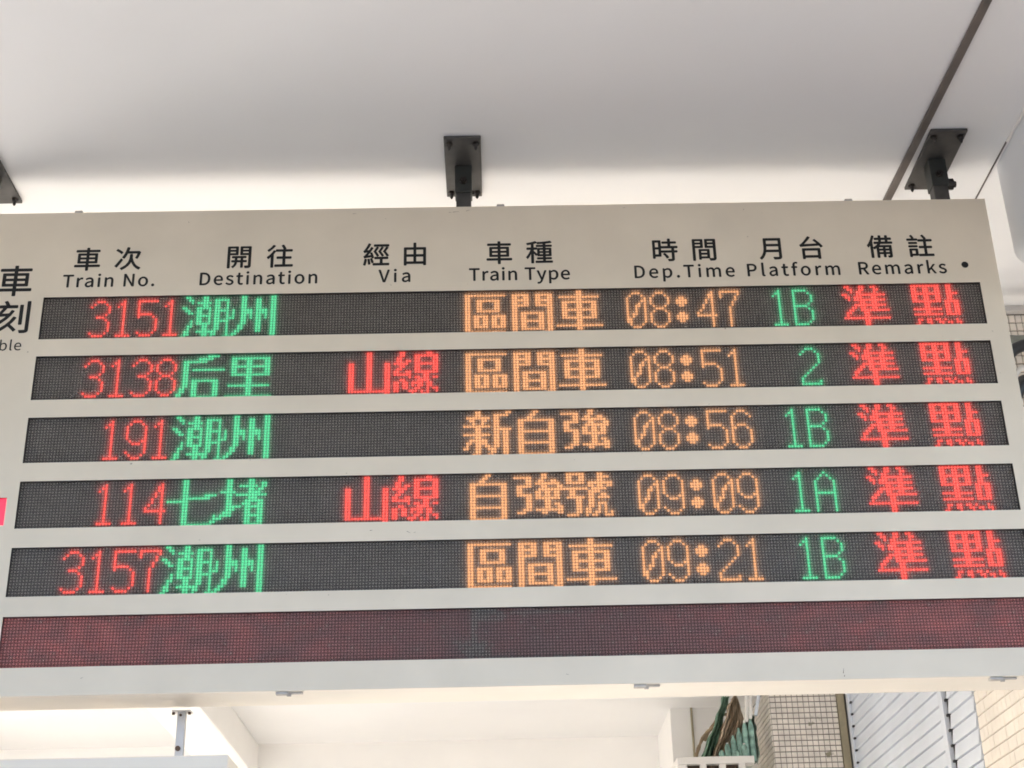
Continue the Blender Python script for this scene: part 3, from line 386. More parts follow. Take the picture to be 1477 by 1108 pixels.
# lettering
GLY = json.loads(r'''{" ":[78,[]],".":[97,[[[36,-5,49,-5,61,-5],[72,5,72,20,72,34],[61,44,49,44,36,44],[26,34,26,20,26,5]]]],"D":[241,[[[35,86,35,0,57,0],[79,0,101,0,178,0],[220,48,220,129,220,211],[178,257,99,257,78,257],[57,257,35,257,35,171]],[[77,27,68,27,68,95],[68,162,68,230,77,230],[87,230,97,230,157,230],[187,194,187,129,187,64],[157,27,97,27,87,27]]]],"N":[253,[[[35,86,35,0,46,0],[56,0,66,0,66,45],[66,90,66,135,66,162],[63,189,62,215,62,215],[63,215,63,215,73,197],[82,180,91,162,122,108],[153,54,185,0,196,0],[207,0,218,0,218,86],[218,171,218,257,208,257],[197,257,187,257,187,212],[187,168,187,123,187,97],[189,68,192,42,191,42],[190,42,190,42,181,60],[171,77,162,95,131,149],[100,203,68,257,57,257],[46,257,35,257,35,171]]]],"P":[222,[[[35,86,35,0,46,0],[57,0,68,0,68,34],[68,68,68,102,82,102],[96,102,110,102,166,102],[204,127,204,181,204,237],[166,257,109,257,84,257],[60,257,35,257,35,171]],[[80,129,68,129,68,162],[68,196,68,230,80,230],[92,230,104,230,150,230],[172,219,172,181,172,145],[151,129,106,129,93,129]]]],"R":[222,[[[82,135,68,135,68,167],[68,199,68,230,82,230],[96,230,111,230,151,230],[173,218,173,185,173,151],[151,135,111,135,96,135]],[[155,36,176,0,188,0],[200,0,213,0,191,37],[169,75,147,112,182,121],[205,145,205,185,205,238],[168,257,116,257,89,257],[62,257,35,257,35,171],[35,86,35,0,46,0],[57,0,68,0,68,36],[68,73,68,109,83,109],[98,109,114,109,135,73]]]],"T":[210,[[[89,76,89,0,99,0],[110,0,121,0,121,76],[121,153,121,229,147,229],[173,229,199,229,199,238],[199,248,199,257,136,257],[74,257,11,257,11,248],[11,238,11,229,37,229],[63,229,89,229,89,153]]]],"V":[201,[[[55,86,82,0,95,0],[107,0,120,0,147,86],[174,171,201,257,190,257],[179,257,168,257,155,210],[141,164,127,118,118,88],[112,63,102,33,102,33],[101,33,101,33,91,63],[85,88,76,118,62,164],[48,210,34,257,23,257],[12,257,0,257,28,171]]]],"a":[197,[[[44,-5,76,-5,99,-5],[121,8,139,23,139,23],[140,23,140,23,141,15],[142,8,143,0,152,0],[160,0,169,0,169,39],[169,78,169,117,169,164],[150,195,103,195,72,195],[46,181,29,170,33,163],[37,155,41,148,56,158],[76,168,98,168,129,168],[137,145,137,120,56,111],[21,91,21,49,21,15]],[[103,21,85,21,66,21],[51,30,51,51,51,76],[73,92,137,99,137,81],[137,64,137,46,119,30]]]],"b":[216,[[[98,-5,116,-5,159,-5],[199,33,199,98,199,157],[172,195,123,195,102,195],[81,183,63,168,63,180],[64,191,64,202,64,228],[64,253,64,279,54,279],[43,279,32,279,32,186],[32,93,32,0,41,0],[49,0,58,0,59,7],[60,13,61,20,61,20],[62,20,62,20,78,5]],[[142,22,111,22,98,22],[81,27,64,42,64,75],[64,109,64,142,82,159],[99,168,115,168,151,168],[165,140,165,98,165,51]]]],"e":[194,[[[58,-5,109,-5,135,-5],[155,4,172,15,168,22],[164,29,160,36,146,27],[131,21,113,21,77,21],[52,47,50,88,92,88],[135,88,178,88,179,92],[179,99,179,106,179,160],[152,195,103,195,60,195],[18,157,18,95,18,32]],[[83,110,49,110,53,148],[77,169,104,169,134,169],[151,149,151,110,117,110]]]],"f":[114,[[[12,172,12,164,20,164],[29,164,37,164,37,109],[37,55,37,0,48,0],[59,0,69,0,69,55],[69,109,69,164,83,164],[96,164,110,164,110,173],[110,181,110,190,96,190],[83,190,69,190,69,200],[69,210,69,220,69,245],[78,258,96,258,103,258],[111,256,118,252,120,261],[122,269,125,277,116,281],[105,283,93,283,55,283],[37,259,37,221,37,210],[37,200,37,190,29,190],[20,189,12,188,12,180]]]],"i":[96,[[[32,63,32,0,43,0],[54,0,64,0,64,63],[64,127,64,190,54,190],[43,190,32,190,32,127]],[[36,229,48,229,61,229],[70,238,70,251,70,263],[61,271,48,271,36,271],[27,263,27,251,27,238]]]],"k":[193,[[[32,93,32,0,43,0],[53,0,64,0,64,17],[64,33,64,50,76,64],[88,78,99,92,118,61],[137,31,155,0,167,0],[178,0,190,0,166,38],[142,76,118,113,139,139],[160,165,181,190,169,190],[158,190,146,190,119,157],[92,123,65,90,65,90],[64,90,64,90,64,153],[64,216,64,279,53,279],[43,279,32,279,32,186]]]],"l":[99,[[[42,-5,66,-5,75,-5],[80,-3,84,-2,83,6],[81,15,80,23,76,22],[75,22,73,22,68,22],[64,26,64,36,64,117],[64,198,64,279,54,279],[43,279,32,279,32,198],[32,118,32,38,32,11]]]],"m":[324,[[[32,63,32,0,43,0],[54,0,64,0,64,46],[64,92,64,138,82,158],[98,167,112,167,136,167],[147,152,147,116,147,77],[147,39,147,0,158,0],[169,0,179,0,179,46],[179,92,179,138,197,158],[213,167,227,167,251,167],[263,152,263,116,263,77],[263,39,263,0,273,0],[284,0,294,0,294,40],[294,80,294,120,294,169],[276,195,237,195,214,195],[194,180,174,159,166,181],[151,195,121,195,99,195],[79,181,62,162,62,162],[62,162,62,162,61,172],[60,181,58,190,50,190],[41,190,32,190,32,127]]]],"n":[214,[[[32,63,32,0,43,0],[54,0,64,0,64,46],[64,92,64,138,83,157],[97,167,116,167,141,167],[152,152,152,116,152,77],[152,39,152,0,163,0],[174,0,184,0,184,40],[184,80,184,120,184,169],[166,195,126,195,100,195],[80,181,62,162,62,162],[62,162,62,162,61,172],[60,181,58,190,50,190],[41,190,32,190,32,127]]]],"o":[212,[[[60,-5,106,-5,153,-5],[194,32,194,95,194,158],[153,195,106,195,60,195],[18,158,18,95,18,32]],[[139,22,106,22,73,22],[51,51,51,95,51,139],[73,168,106,168,139,168],[161,139,161,95,161,51]]]],"p":[217,[[[32,10,32,-80,43,-80],[54,-80,64,-80,64,-59],[64,-37,64,-16,64,-5],[64,6,63,18,81,3],[99,-5,116,-5,159,-5],[199,33,199,98,199,157],[172,195,123,195,101,195],[79,182,62,168,62,168],[62,168,62,168,61,175],[60,183,58,190,50,190],[41,190,32,190,32,100]],[[142,22,111,22,98,22],[81,27,64,42,64,75],[64,109,64,142,83,159],[99,168,115,168,151,168],[165,140,165,98,165,51]]]],"r":[136,[[[32,63,32,0,43,0],[54,0,64,0,64,41],[64,81,64,122,77,154],[96,166,112,166,120,166],[124,165,131,163,133,172],[135,182,137,191,131,194],[125,195,116,195,95,195],[76,180,62,155,62,155],[62,155,62,155,61,167],[60,179,58,190,50,190],[41,190,32,190,32,127]]]],"s":[164,[[[55,-5,82,-5,127,-5],[151,21,151,52,151,88],[121,99,93,110,72,118],[52,125,52,143,52,158],[63,170,88,170,104,170],[118,163,131,153,136,160],[141,167,146,173,132,185],[111,195,87,195,46,195],[22,171,22,141,22,109],[50,96,77,86,98,78],[120,69,120,50,120,34],[108,20,83,20,60,20],[43,29,27,43,21,36],[16,29,11,22,29,7]]]],"t":[132,[[[51,-5,92,-5,104,-5],[116,-1,127,2,125,11],[123,19,121,27,114,24],[106,21,99,21,77,21],[70,35,70,58,70,93],[70,129,70,164,87,164],[104,164,121,164,121,173],[121,181,121,190,104,190],[87,190,70,190,70,208],[70,226,70,244,61,244],[52,244,43,244,42,226],[41,208,40,190,30,190],[19,189,9,188,9,180],[9,172,9,164,19,164],[28,164,38,164,38,129],[38,94,38,59,38,21]]]],"y":[182,[[[27,-82,35,-82,73,-82],[93,-53,106,-16,130,53],[154,121,178,190,167,190],[157,190,147,190,135,155],[124,120,112,85,107,68],[102,48,97,31,96,31],[96,31,95,31,89,49],[82,68,76,85,63,120],[51,155,38,190,27,190],[16,190,5,190,30,127],[55,63,81,0,79,-5],[78,-10,77,-15,69,-38],[55,-56,34,-56,29,-56],[23,-54,19,-53,17,-61],[15,-70,13,-78,19,-81]]]],"備":[350,[[[90,292,82,294,66,240],[40,187,11,151,16,145],[23,130,25,124,35,137],[44,150,53,166,53,101],[53,37,53,-27,62,-27],[70,-27,79,-27,79,54],[79,135,79,216,89,239],[98,263,106,287,98,289]],[[257,293,249,293,249,281],[249,270,249,258,229,258],[210,258,190,258,190,270],[190,281,190,293,182,293],[173,293,165,293,165,281],[165,270,165,258,147,258],[129,258,112,258,112,250],[112,242,112,234,129,234],[147,234,165,234,165,223],[165,211,165,200,144,200],[123,200,102,200,102,192],[102,184,102,176,119,176],[136,176,153,176,135,152],[109,132,83,118,88,113],[96,102,99,97,110,103],[120,110,130,118,130,70],[130,21,130,-27,138,-27],[147,-27,155,-27,155,-10],[155,8,155,26,174,26],[192,26,211,26,211,11],[211,-4,211,-20,219,-20],[227,-20,235,-20,235,-4],[235,11,235,26,253,26],[271,26,290,26,290,17],[290,8,290,-1,290,-4],[289,-5,286,-5,282,-6],[272,-6,262,-5,265,-11],[268,-20,269,-26,285,-26],[297,-27,305,-23,313,-19],[315,-13,315,-1,315,49],[315,98,315,148,263,148],[212,148,161,148,168,157],[175,166,181,176,231,176],[281,176,331,176,331,184],[331,192,331,200,312,200],[293,200,274,200,274,211],[274,223,274,234,290,234],[306,234,322,234,322,242],[322,250,322,258,306,258],[290,258,274,258,274,270],[274,281,274,293,266,293]],[[210,200,190,200,190,211],[190,223,190,234,210,234],[229,234,249,234,249,223],[249,211,249,200,229,200]],[[192,77,211,77,211,67],[211,56,211,46,192,46],[174,46,155,46,155,56],[155,67,155,77,174,77]],[[235,67,235,77,253,77],[271,77,290,77,290,67],[290,56,290,46,271,46],[253,46,235,46,235,56]],[[211,107,211,97,192,97],[174,97,155,97,155,107],[155,116,155,126,174,126],[192,126,211,126,211,116]],[[253,97,235,97,235,107],[235,116,235,126,253,126],[271,126,290,126,290,116],[290,107,290,97,271,97]]]],"列":[350,[[[233,254,225,254,225,188],[225,123,225,57,233,57],[242,57,251,57,251,123],[251,188,251,254,242,254]],[[306,292,297,292,297,197],[297,101,297,6,297,0],[295,-1,289,-1,284,-2],[265,-2,246,-1,250,-8],[254,-20,255,-27,282,-27],[299,-26,309,-22,319,-18],[324,-10,324,6,324,102],[324,197,324,292,315,292]],[[68,112,63,106,81,93],[103,76,117,63,93,30],[62,6,28,-8,33,-13],[40,-23,43,-30,118,4],[172,72,189,193,184,195],[179,197,173,198,172,198],[170,197,169,197,143,197],[116,197,90,197,96,214],[100,232,105,250,136,250],[168,250,200,250,200,258],[200,267,200,275,140,275],[81,275,21,275,21,267],[21,258,21,250,40,250],[59,250,78,250,66,196],[47,147,19,114,25,110],[35,102,39,97,55,117],[69,143,81,173,108,173],[134,173,161,173,154,140],[144,111,131,86,117,98],[96,114,78,125,73,119]]]],"刻":[350,[[[307,290,298,290,298,195],[298,101,298,6,298,0],[296,-2,290,-2,284,-2],[264,-3,242,-2,246,-9],[250,-20,251,-27,281,-27],[298,-26,309,-22,320,-18],[324,-11,324,6,324,101],[324,195,324,290,315,290]],[[244,254,235,254,235,189],[235,124,235,58,244,58],[252,58,260,58,260,124],[260,189,260,254,252,254]],[[169,200,161,202,155,190],[148,179,140,168,116,167],[92,166,69,165,86,183],[103,205,118,227,149,227],[180,227,210,227,210,235],[210,243,210,251,186,251],[162,251,138,251,134,263],[124,282,114,296,106,294],[98,291,90,289,98,278],[105,263,109,251,79,251],[49,251,19,251,19,243],[19,235,19,227,42,227],[65,227,88,227,73,203],[55,183,49,176,41,169],[35,163,29,162,32,155],[36,143,37,138,43,140],[54,142,121,146,94,115],[60,90,23,72,28,67],[36,56,40,51,98,83],[153,132,185,195,177,197]],[[192,133,184,136,150,74],[88,24,21,-5,26,-11],[34,-22,37,-27,74,-9],[109,14,140,43,160,25],[183,2,195,-12,201,-6],[208,-1,214,5,202,20],[177,42,157,59,177,79],[194,102,208,126,200,130]]]],"台":[350,[[[138,120,63,120,63,71],[63,21,63,-28,72,-28],[80,-28,89,-28,89,-21],[89,-15,89,-9,146,-9],[203,-9,259,-9,259,-15],[259,-21,259,-27,269,-27],[278,-27,287,-27,287,22],[287,71,287,120,213,120]],[[146,17,89,17,89,43],[89,69,89,95,146,95],[203,95,259,95,259,69],[259,43,259,17,203,17]],[[43,155,44,149,58,154],[78,155,280,166,289,155],[296,145,301,136,309,141],[316,147,324,152,306,181],[265,224,230,255,224,250],[217,245,210,241,227,225],[245,207,261,189,201,186],[141,183,81,181,112,209],[144,245,172,284,163,288],[154,292,145,296,118,252],[77,208,64,196,52,184],[43,177,35,175,39,168]]]],"往":[350,[[[95,290,87,293,72,269],[42,239,15,221,20,216],[27,206,29,200,60,221],[92,254,112,284,104,287]],[[200,290,192,287,204,269],[216,244,221,229,229,232],[238,235,246,239,241,254],[228,278,216,296,208,293]],[[102,212,94,215,75,179],[42,143,11,120,15,114],[23,100,25,94,37,104],[50,117,62,130,62,77],[62,25,62,-28,71,-28],[80,-28,89,-28,89,35],[89,99,89,162,100,177],[110,192,118,206,110,209]],[[190,227,122,227,122,219],[122,211,122,202,152,202],[181,202,211,202,211,176],[211,150,211,123,186,123],[160,123,135,123,135,115],[135,107,135,98,160,98],[186,98,211,98,211,68],[211,38,211,8,178,8],[145,8,112,8,112,0],[112,-9,112,-17,187,-17],[261,-17,335,-17,335,-9],[335,0,335,8,303,8],[271,8,238,8,238,38],[238,68,238,98,264,98],[290,98,315,98,315,107],[315,115,315,123,290,123],[264,123,238,123,238,150],[238,176,238,202,268,202],[297,202,326,202,326,211],[326,219,326,227,258,227]]]],"時":[350,[[[163,77,156,73,174,55],[193,29,200,12,208,16],[215,21,223,25,215,43],[195,68,177,85,170,81]],[[230,294,221,294,221,280],[221,266,221,252,196,252],[172,252,147,252,147,245],[147,237,147,229,172,229],[196,229,221,229,221,214],[221,199,221,185,192,185],[162,185,133,185,133,177],[133,169,133,161,178,161],[222,161,267,161,267,148],[267,134,267,121,223,121],[179,121,134,121,134,113],[134,106,134,98,179,98],[223,98,267,98,267,66],[267,35,267,4,267,-2],[265,-3,260,-3,254,-4],[234,-4,213,-3,217,-10],[221,-21,222,-28,250,-28],[267,-27,279,-23,290,-19],[293,-12,293,3,293,35],[293,66,293,98,307,98],[320,98,334,98,334,106],[334,113,334,121,320,121],[307,121,293,121,293,134],[293,148,293,161,308,161],[323,161,338,161,338,169],[338,177,338,185,307,185],[277,185,247,185,247,199],[247,214,247,229,272,229],[298,229,323,229,323,237],[323,245,323,252,298,252],[272,252,247,252,247,266],[247,280,247,294,238,294]],[[85,146,102,146,102,119],[102,92,102,65,85,65],[68,65,51,65,51,92],[51,119,51,146,68,146]],[[102,195,102,169,85,169],[68,169,51,169,51,195],[51,221,51,247,68,247],[85,247,102,247,102,221]],[[60,271,27,271,27,185],[27,99,27,12,35,12],[43,12,51,12,51,22],[51,31,51,41,76,41],[102,41,127,41,127,118],[127,195,127,271,93,271]]]],"月":[350,[[[144,276,72,276,72,240],[72,204,72,168,72,111],[67,40,10,-9,16,-13],[26,-23,30,-28,64,2],[82,41,91,81,147,81],[203,81,260,81,260,58],[260,35,260,11,260,4],[257,1,249,1,241,0],[213,0,183,1,188,-6],[193,-19,195,-27,232,-27],[256,-26,269,-21,282,-17],[287,-8,287,11,287,99],[287,187,287,276,216,276]],[[99,230,99,250,153,250],[206,250,260,250,260,230],[260,211,260,191,206,191],[153,191,99,191,99,211]],[[99,148,99,166,153,166],[206,166,260,166,260,146],[260,127,260,107,205,107],[150,107,95,107,98,127]]]],"次":[350,[[[25,257,20,251,44,238],[74,217,88,202,93,210],[99,217,104,224,90,238],[60,257,36,270,30,264]],[[35,51,15,26,23,19],[31,13,39,7,61,39],[87,79,108,115,101,121],[94,127,88,133,65,95]],[[168,292,159,294,148,238],[128,183,101,149,108,146],[121,139,126,134,140,154],[153,180,164,209,207,209],[250,209,293,209,286,185],[276,158,267,141,273,138],[284,133,290,130,302,154],[317,191,326,225,320,229],[313,232,307,236,305,236],[304,235,302,235,259,235],[216,235,173,235,178,252],[183,270,187,289,178,291]],[[209,192,199,192,199,184],[199,177,199,170,199,120],[192,43,84,-9,91,-14],[100,-23,104,-29,173,5],[203,50,217,93,237,37],[268,-4,319,-26,322,-19],[331,-8,336,-2,276,20],[242,74,227,144,227,153],[227,161,227,169,227,177],[227,184,227,192,218,192]]]],"由":[350,[[[66,72,66,98,98,98],[129,98,161,98,161,72],[161,46,161,20,129,20],[98,20,66,20,66,46]],[[252,98,284,98,284,72],[284,46,284,20,252,20],[219,20,187,20,187,46],[187,72,187,98,219,98]],[[98,124,66,124,66,149],[66,174,66,200,98,200],[129,200,161,200,161,174],[161,149,161,124,129,124]],[[284,149,284,124,252,124],[219,124,187,124,187,149],[187,174,187,200,219,200],[252,200,284,200,284,174]],[[170,294,161,294,161,271],[161,249,161,226,120,226],[80,226,40,226,40,141],[40,57,40,-28,49,-28],[57,-28,66,-28,66,-21],[66,-14,66,-6,139,-6],[211,-6,284,-6,284,-13],[284,-20,284,-27,293,-27],[302,-27,311,-27,311,58],[311,142,311,226,270,226],[229,226,187,226,187,249],[187,271,187,294,178,294]]]],"種":[350,[[[176,187,152,187,152,150],[152,112,152,75,176,75],[200,75,224,75,224,67],[224,58,224,50,199,50],[173,50,148,50,148,43],[148,36,148,29,173,29],[199,29,224,29,224,19],[224,10,224,1,192,1],[160,1,128,1,128,-6],[128,-13,128,-21,198,-21],[268,-21,338,-21,338,-13],[338,-6,338,1,308,1],[279,1,250,1,250,10],[250,19,250,29,275,29],[301,29,326,29,326,36],[326,43,326,50,301,50],[275,50,250,50,250,58],[250,67,250,75,275,75],[299,75,324,75,324,112],[324,150,324,187,299,187],[275,187,250,187,250,195],[250,203,250,211,277,211],[304,211,331,211,331,218],[331,225,331,232,304,232],[277,232,250,232,250,241],[250,250,250,258,280,261],[308,265,331,270,325,277],[320,283,314,290,275,281],[202,275,143,273,146,267],[149,258,150,252,173,253],[199,255,224,256,224,248],[224,240,224,232,195,232],[166,232,137,232,137,225],[137,218,137,211,166,211],[195,211,224,211,224,203],[224,195,224,187,200,187]],[[175,113,175,123,192,123],[208,123,224,123,224,113],[224,104,224,95,208,95],[192,95,175,95,175,104]],[[250,113,250,123,266,123],[283,123,300,123,300,113],[300,104,300,95,283,95],[266,95,250,95,250,104]],[[175,158,175,168,192,168],[208,168,224,168,224,158],[224,149,224,140,208,140],[192,140,175,140,175,149]],[[250,158,250,168,266,168],[283,168,300,168,300,158],[300,149,300,140,283,140],[266,140,250,140,250,149]],[[132,282,126,289,100,277],[54,267,15,261,18,255],[22,246,23,241,39,243],[57,246,74,249,74,231],[74,213,74,195,55,195],[36,195,17,195,17,187],[17,179,17,171,35,171],[53,171,71,171,57,131],[33,85,10,60,14,54],[21,43,23,36,41,58],[60,92,74,128,74,76],[74,24,74,-27,83,-27],[92,-27,100,-27,100,23],[100,73,100,124,112,109],[126,90,132,80,137,87],[143,94,148,101,141,109],[110,140,100,149,100,156],[100,164,100,171,115,171],[129,171,144,171,144,179],[144,187,144,195,129,195],[115,195,100,195,100,215],[100,235,100,255,117,259],[132,264,145,269,139,276]]]],"經":[350,[[[207,277,145,277,145,269],[145,261,145,253,207,253],[269,253,331,253,331,261],[331,269,331,277,269,277]],[[186,239,178,241,170,225],[155,198,141,177,159,153],[176,125,183,107,191,110],[198,113,205,117,198,132],[182,157,167,178,178,195],[192,217,201,235,194,237]],[[247,239,239,241,231,224],[216,198,201,177,220,153],[237,126,245,108,252,111],[259,114,266,118,259,133],[242,158,227,178,238,195],[252,217,262,235,255,237]],[[307,239,300,241,291,225],[275,198,260,177,280,153],[299,125,307,107,315,111],[322,114,329,117,320,133],[303,158,287,178,299,195],[313,217,323,235,315,237]],[[73,67,66,66,70,42],[74,11,75,-9,82,-7],[89,-6,96,-5,95,15],[90,46,86,69,79,68]],[[37,68,29,69,26,40],[21,8,12,-14,18,-16],[29,-20,34,-22,41,0],[48,34,52,65,44,66]],[[106,75,99,73,106,54],[114,29,117,13,124,15],[130,17,137,19,134,35],[126,60,118,79,112,77]],[[163,5,133,5,133,-4],[133,-12,133,-20,200,-20],[267,-20,334,-20,334,-12],[334,-4,334,5,306,5],[277,5,249,5,249,27],[249,49,249,71,273,71],[297,71,320,71,320,79],[320,87,320,95,264,95],[209,95,153,95,153,87],[153,79,153,71,176,71],[199,71,223,71,223,49],[223,27,223,5,193,5]],[[22,89,23,84,30,88],[41,90,115,101,117,94],[118,88,119,82,127,84],[134,87,141,89,137,107],[127,138,118,162,111,160],[104,158,98,156,102,145],[106,133,110,121,91,119],[73,117,55,114,83,147],[110,188,132,228,125,232],[117,237,110,241,103,225],[93,209,84,194,72,193],[60,192,48,191,68,218],[87,252,102,285,94,288],[86,291,78,295,64,257],[39,217,32,206,25,195],[19,188,13,186,15,180],[19,168,21,163,26,165],[34,167,70,171,57,152],[46,138,41,132,30,119],[22,110,15,108,18,102]]]],"註":[350,[[[69,188,34,188,34,181],[34,174,34,167,69,167],[103,167,138,167,138,174],[138,181,138,188,103,188]],[[65,139,29,139,29,132],[29,125,29,118,65,118],[102,118,138,118,138,125],[138,132,138,139,102,139]],[[59,238,16,238,16,231],[16,223,16,216,59,216],[103,216,146,216,146,223],[146,231,146,238,103,238]],[[65,286,59,283,69,270],[78,251,82,239,89,243],[96,246,103,250,99,262],[89,280,79,293,72,290]],[[208,287,201,283,216,266],[231,242,237,227,244,231],[252,236,259,240,252,255],[236,278,222,294,215,290]],[[183,127,161,127,161,119],[161,111,161,103,183,103],[204,103,226,103,226,73],[226,42,226,12,201,12],[175,12,149,12,149,4],[149,-5,149,-13,211,-13],[274,-13,336,-13,336,-5],[336,4,336,12,308,12],[280,12,252,12,252,42],[252,73,252,103,275,103],[298,103,321,103,321,111],[321,119,321,127,298,127],[275,127,252,127,252,152],[252,177,252,201,278,201],[304,201,329,201,329,210],[329,218,329,226,271,226],[213,226,155,226,155,218],[155,210,155,201,179,201],[202,201,226,201,226,177],[226,152,226,127,204,127]],[[69,91,35,91,35,53],[35,15,35,-23,43,-23],[51,-23,59,-23,59,-17],[59,-11,59,-6,85,-6],[111,-6,137,-6,137,27],[137,59,137,91,103,91]],[[59,52,59,71,77,71],[95,71,112,71,112,52],[112,34,112,15,95,15],[77,15,59,15,59,34]]]],"車":[350,[[[90,212,55,212,55,167],[55,121,55,76,90,76],[126,76,161,76,161,66],[161,57,161,47,113,47],[66,47,19,47,19,39],[19,31,19,23,66,23],[113,23,161,23,161,6],[161,-12,161,-29,170,-29],[179,-29,188,-29,188,-12],[188,6,188,23,236,23],[285,23,333,23,333,31],[333,39,333,47,285,47],[236,47,188,47,188,57],[188,66,188,76,224,76],[260,76,296,76,296,121],[296,167,296,212,260,212],[224,212,188,212,188,221],[188,229,188,238,232,238],[277,238,321,238,321,246],[321,254,321,262,277,262],[232,262,188,262,188,273],[188,283,188,294,179,294],[170,294,161,294,161,283],[161,273,161,262,117,262],[73,262,29,262,29,254],[29,246,29,238,73,238],[117,238,161,238,161,229],[161,221,161,212,126,212]],[[81,122,81,134,107,134],[134,134,161,134,161,122],[161,110,161,98,134,98],[107,98,81,98,81,110]],[[188,122,188,134,215,134],[243,134,270,134,270,122],[270,110,270,98,243,98],[215,98,188,98,188,110]],[[81,178,81,190,107,190],[134,190,161,190,161,178],[161,166,161,154,134,154],[107,154,81,154,81,166]],[[188,178,188,190,215,190],[243,190,270,190,270,178],[270,166,270,154,243,154],[215,154,188,154,188,166]]]],"開":[350,[[[182,117,198,117,198,105],[198,92,198,79,182,79],[165,79,149,79,149,92],[149,105,149,117,165,117]],[[96,79,82,79,82,72],[82,64,82,57,96,57],[111,57,125,57,123,36],[113,7,84,-11,89,-14],[97,-22,101,-27,135,-4],[146,33,148,57,165,57],[182,57,198,57,198,31],[198,5,198,-21,206,-21],[214,-21,222,-21,222,5],[222,31,222,57,238,57],[253,57,269,57,269,64],[269,72,269,79,253,79],[238,79,222,79,222,92],[222,105,222,117,235,117],[248,117,262,117,262,125],[262,132,262,139,204,139],[146,139,88,139,88,132],[88,125,88,117,101,117],[113,117,126,117,126,105],[126,92,126,79,111,79]],[[108,212,134,212,134,202],[134,192,134,181,108,181],[83,181,57,181,57,192],[57,202,57,212,83,212]],[[134,240,134,230,108,230],[83,230,57,230,57,240],[57,250,57,259,83,259],[108,259,134,259,134,250]],[[268,212,295,212,295,202],[295,191,295,181,268,181],[242,181,215,181,215,191],[215,202,215,212,242,212]],[[295,240,295,230,268,230],[242,230,215,230,215,240],[215,250,215,259,242,259],[268,259,295,259,295,250]],[[312,279,307,279,268,279],[229,279,190,279,190,240],[190,200,190,161,225,161],[260,161,295,161,295,109],[295,58,295,6,295,1],[293,-1,287,-1,282,-1],[263,-1,244,-1,248,-8],[251,-20,252,-27,279,-28],[297,-27,307,-23,317,-18],[321,-10,321,6,321,97],[321,188,321,279,316,279]],[[74,279,31,279,31,177],[31,74,31,-28,40,-28],[48,-28,57,-28,57,35],[57,98,57,161,91,161],[125,161,159,161,159,200],[159,240,159,279,116,279]]]],"間":[350,[[[188,59,215,59,215,48],[215,37,215,25,188,25],[160,25,133,25,133,37],[133,48,133,59,160,59]],[[215,90,215,79,188,79],[160,79,133,79,133,90],[133,101,133,112,160,112],[188,112,215,112,215,101]],[[153,132,109,132,109,84],[109,35,109,-13,117,-13],[125,-13,133,-13,133,-7],[133,-1,133,5,169,5],[204,5,240,5,240,47],[240,90,240,132,196,132]],[[109,210,134,210,134,200],[134,189,134,179,109,179],[83,179,58,179,58,189],[58,200,58,210,83,210]],[[134,239,134,229,109,229],[83,229,58,229,58,239],[58,249,58,259,83,259],[109,259,134,259,134,249]],[[268,210,294,210,294,200],[294,189,294,179,268,179],[242,179,215,179,215,189],[215,200,215,210,242,210]],[[294,239,294,229,268,229],[242,229,215,229,215,239],[215,249,215,259,242,259],[268,259,294,259,294,249]],[[312,279,307,279,268,279],[229,279,190,279,190,239],[190,199,190,158,225,158],[260,158,294,158,294,108],[294,57,294,7,294,1],[292,-1,286,-1,280,-1],[258,-2,237,-1,241,-8],[245,-21,246,-28,275,-28],[294,-28,305,-23,317,-19],[321,-10,321,7,321,97],[321,188,321,279,316,279]],[[74,279,32,279,32,177],[32,74,32,-28,40,-28],[49,-28,58,-28,58,34],[58,97,58,159,91,159],[125,159,159,159,159,199],[159,239,159,279,116,279]]]]}''')
def glyph_curve(items):
    cu = bpy.data.curves.new('lettering', 'CURVE'); cu.dimensions = '2D'; cu.fill_mode = 'BOTH'; cu.resolution_u = 4; cu.extrude = .0002
    for ch, ox, oz, sx, sz in items:
        for sp in GLY[ch][1]:
            s = cu.splines.new('BEZIER'); s.bezier_points.add(len(sp) - 1); s.use_cyclic_u = True
            for p, q in zip(s.bezier_points, sp):
                p.handle_left_type = p.handle_right_type = 'FREE'
                p.co = (ox + q[2] * sx, oz + q[3] * sz, 0); p.handle_left = (ox + q[0] * sx, oz + q[1] * sz, 0); p.handle_right = (ox + q[4] * sx, oz + q[5] * sz, 0)
    return cu
LET = []
def lettering(name, items, off, label):
    for it in items: LET.append((name, it, off, label))
def flush_lettering():
    import bmesh
    tmp = []
    for name, it, off, label in LET:
        ob = bpy.data.objects.new('tmp', glyph_curve([it])); C.objects.link(ob); tmp.append(ob)
    bpy.context.view_layer.update(); dg = bpy.context.evaluated_depsgraph_get()
    for ob, (name, it, off, label) in zip(tmp, LET):
        me = bpy.data.meshes.new_from_object(ob.evaluated_get(dg)); me.transform(Matrix(((1, 0, 0, 0), (0, 0, -1, -.0004), (0, 1, 0, 0), (0, 0, 0, 1))))
        bm = bmesh.new()
        for k, (dx, dz) in enumerate(((0, 0), (off, 0), (-off, 0), (0, off), (0, -off))):
            c = me.copy(); c.transform(Matrix.Translation((dx, -.00002 * k, dz))); bm.from_mesh(c); bpy.data.meshes.remove(c)
            if not off: break
        bm.to_mesh(me); bm.free(); me.materials.clear(); me.materials.append(M['black'])
        o = bpy.data.objects.new(name, me); C.objects.link(o); o.parent = B; o.matrix_parent_inverse = Matrix.Translation(-Vector(B.location)); o['label'] = label + ', the character ' + it[0]
    for ob in tmp: bpy.data.objects.remove(ob)
def ext(ch):
    x = [q[2] for s in GLY[ch][1] for q in s]; z = [q[3] for s in GLY[ch][1] for q in s]; return min(x), max(x), min(z), max(z)
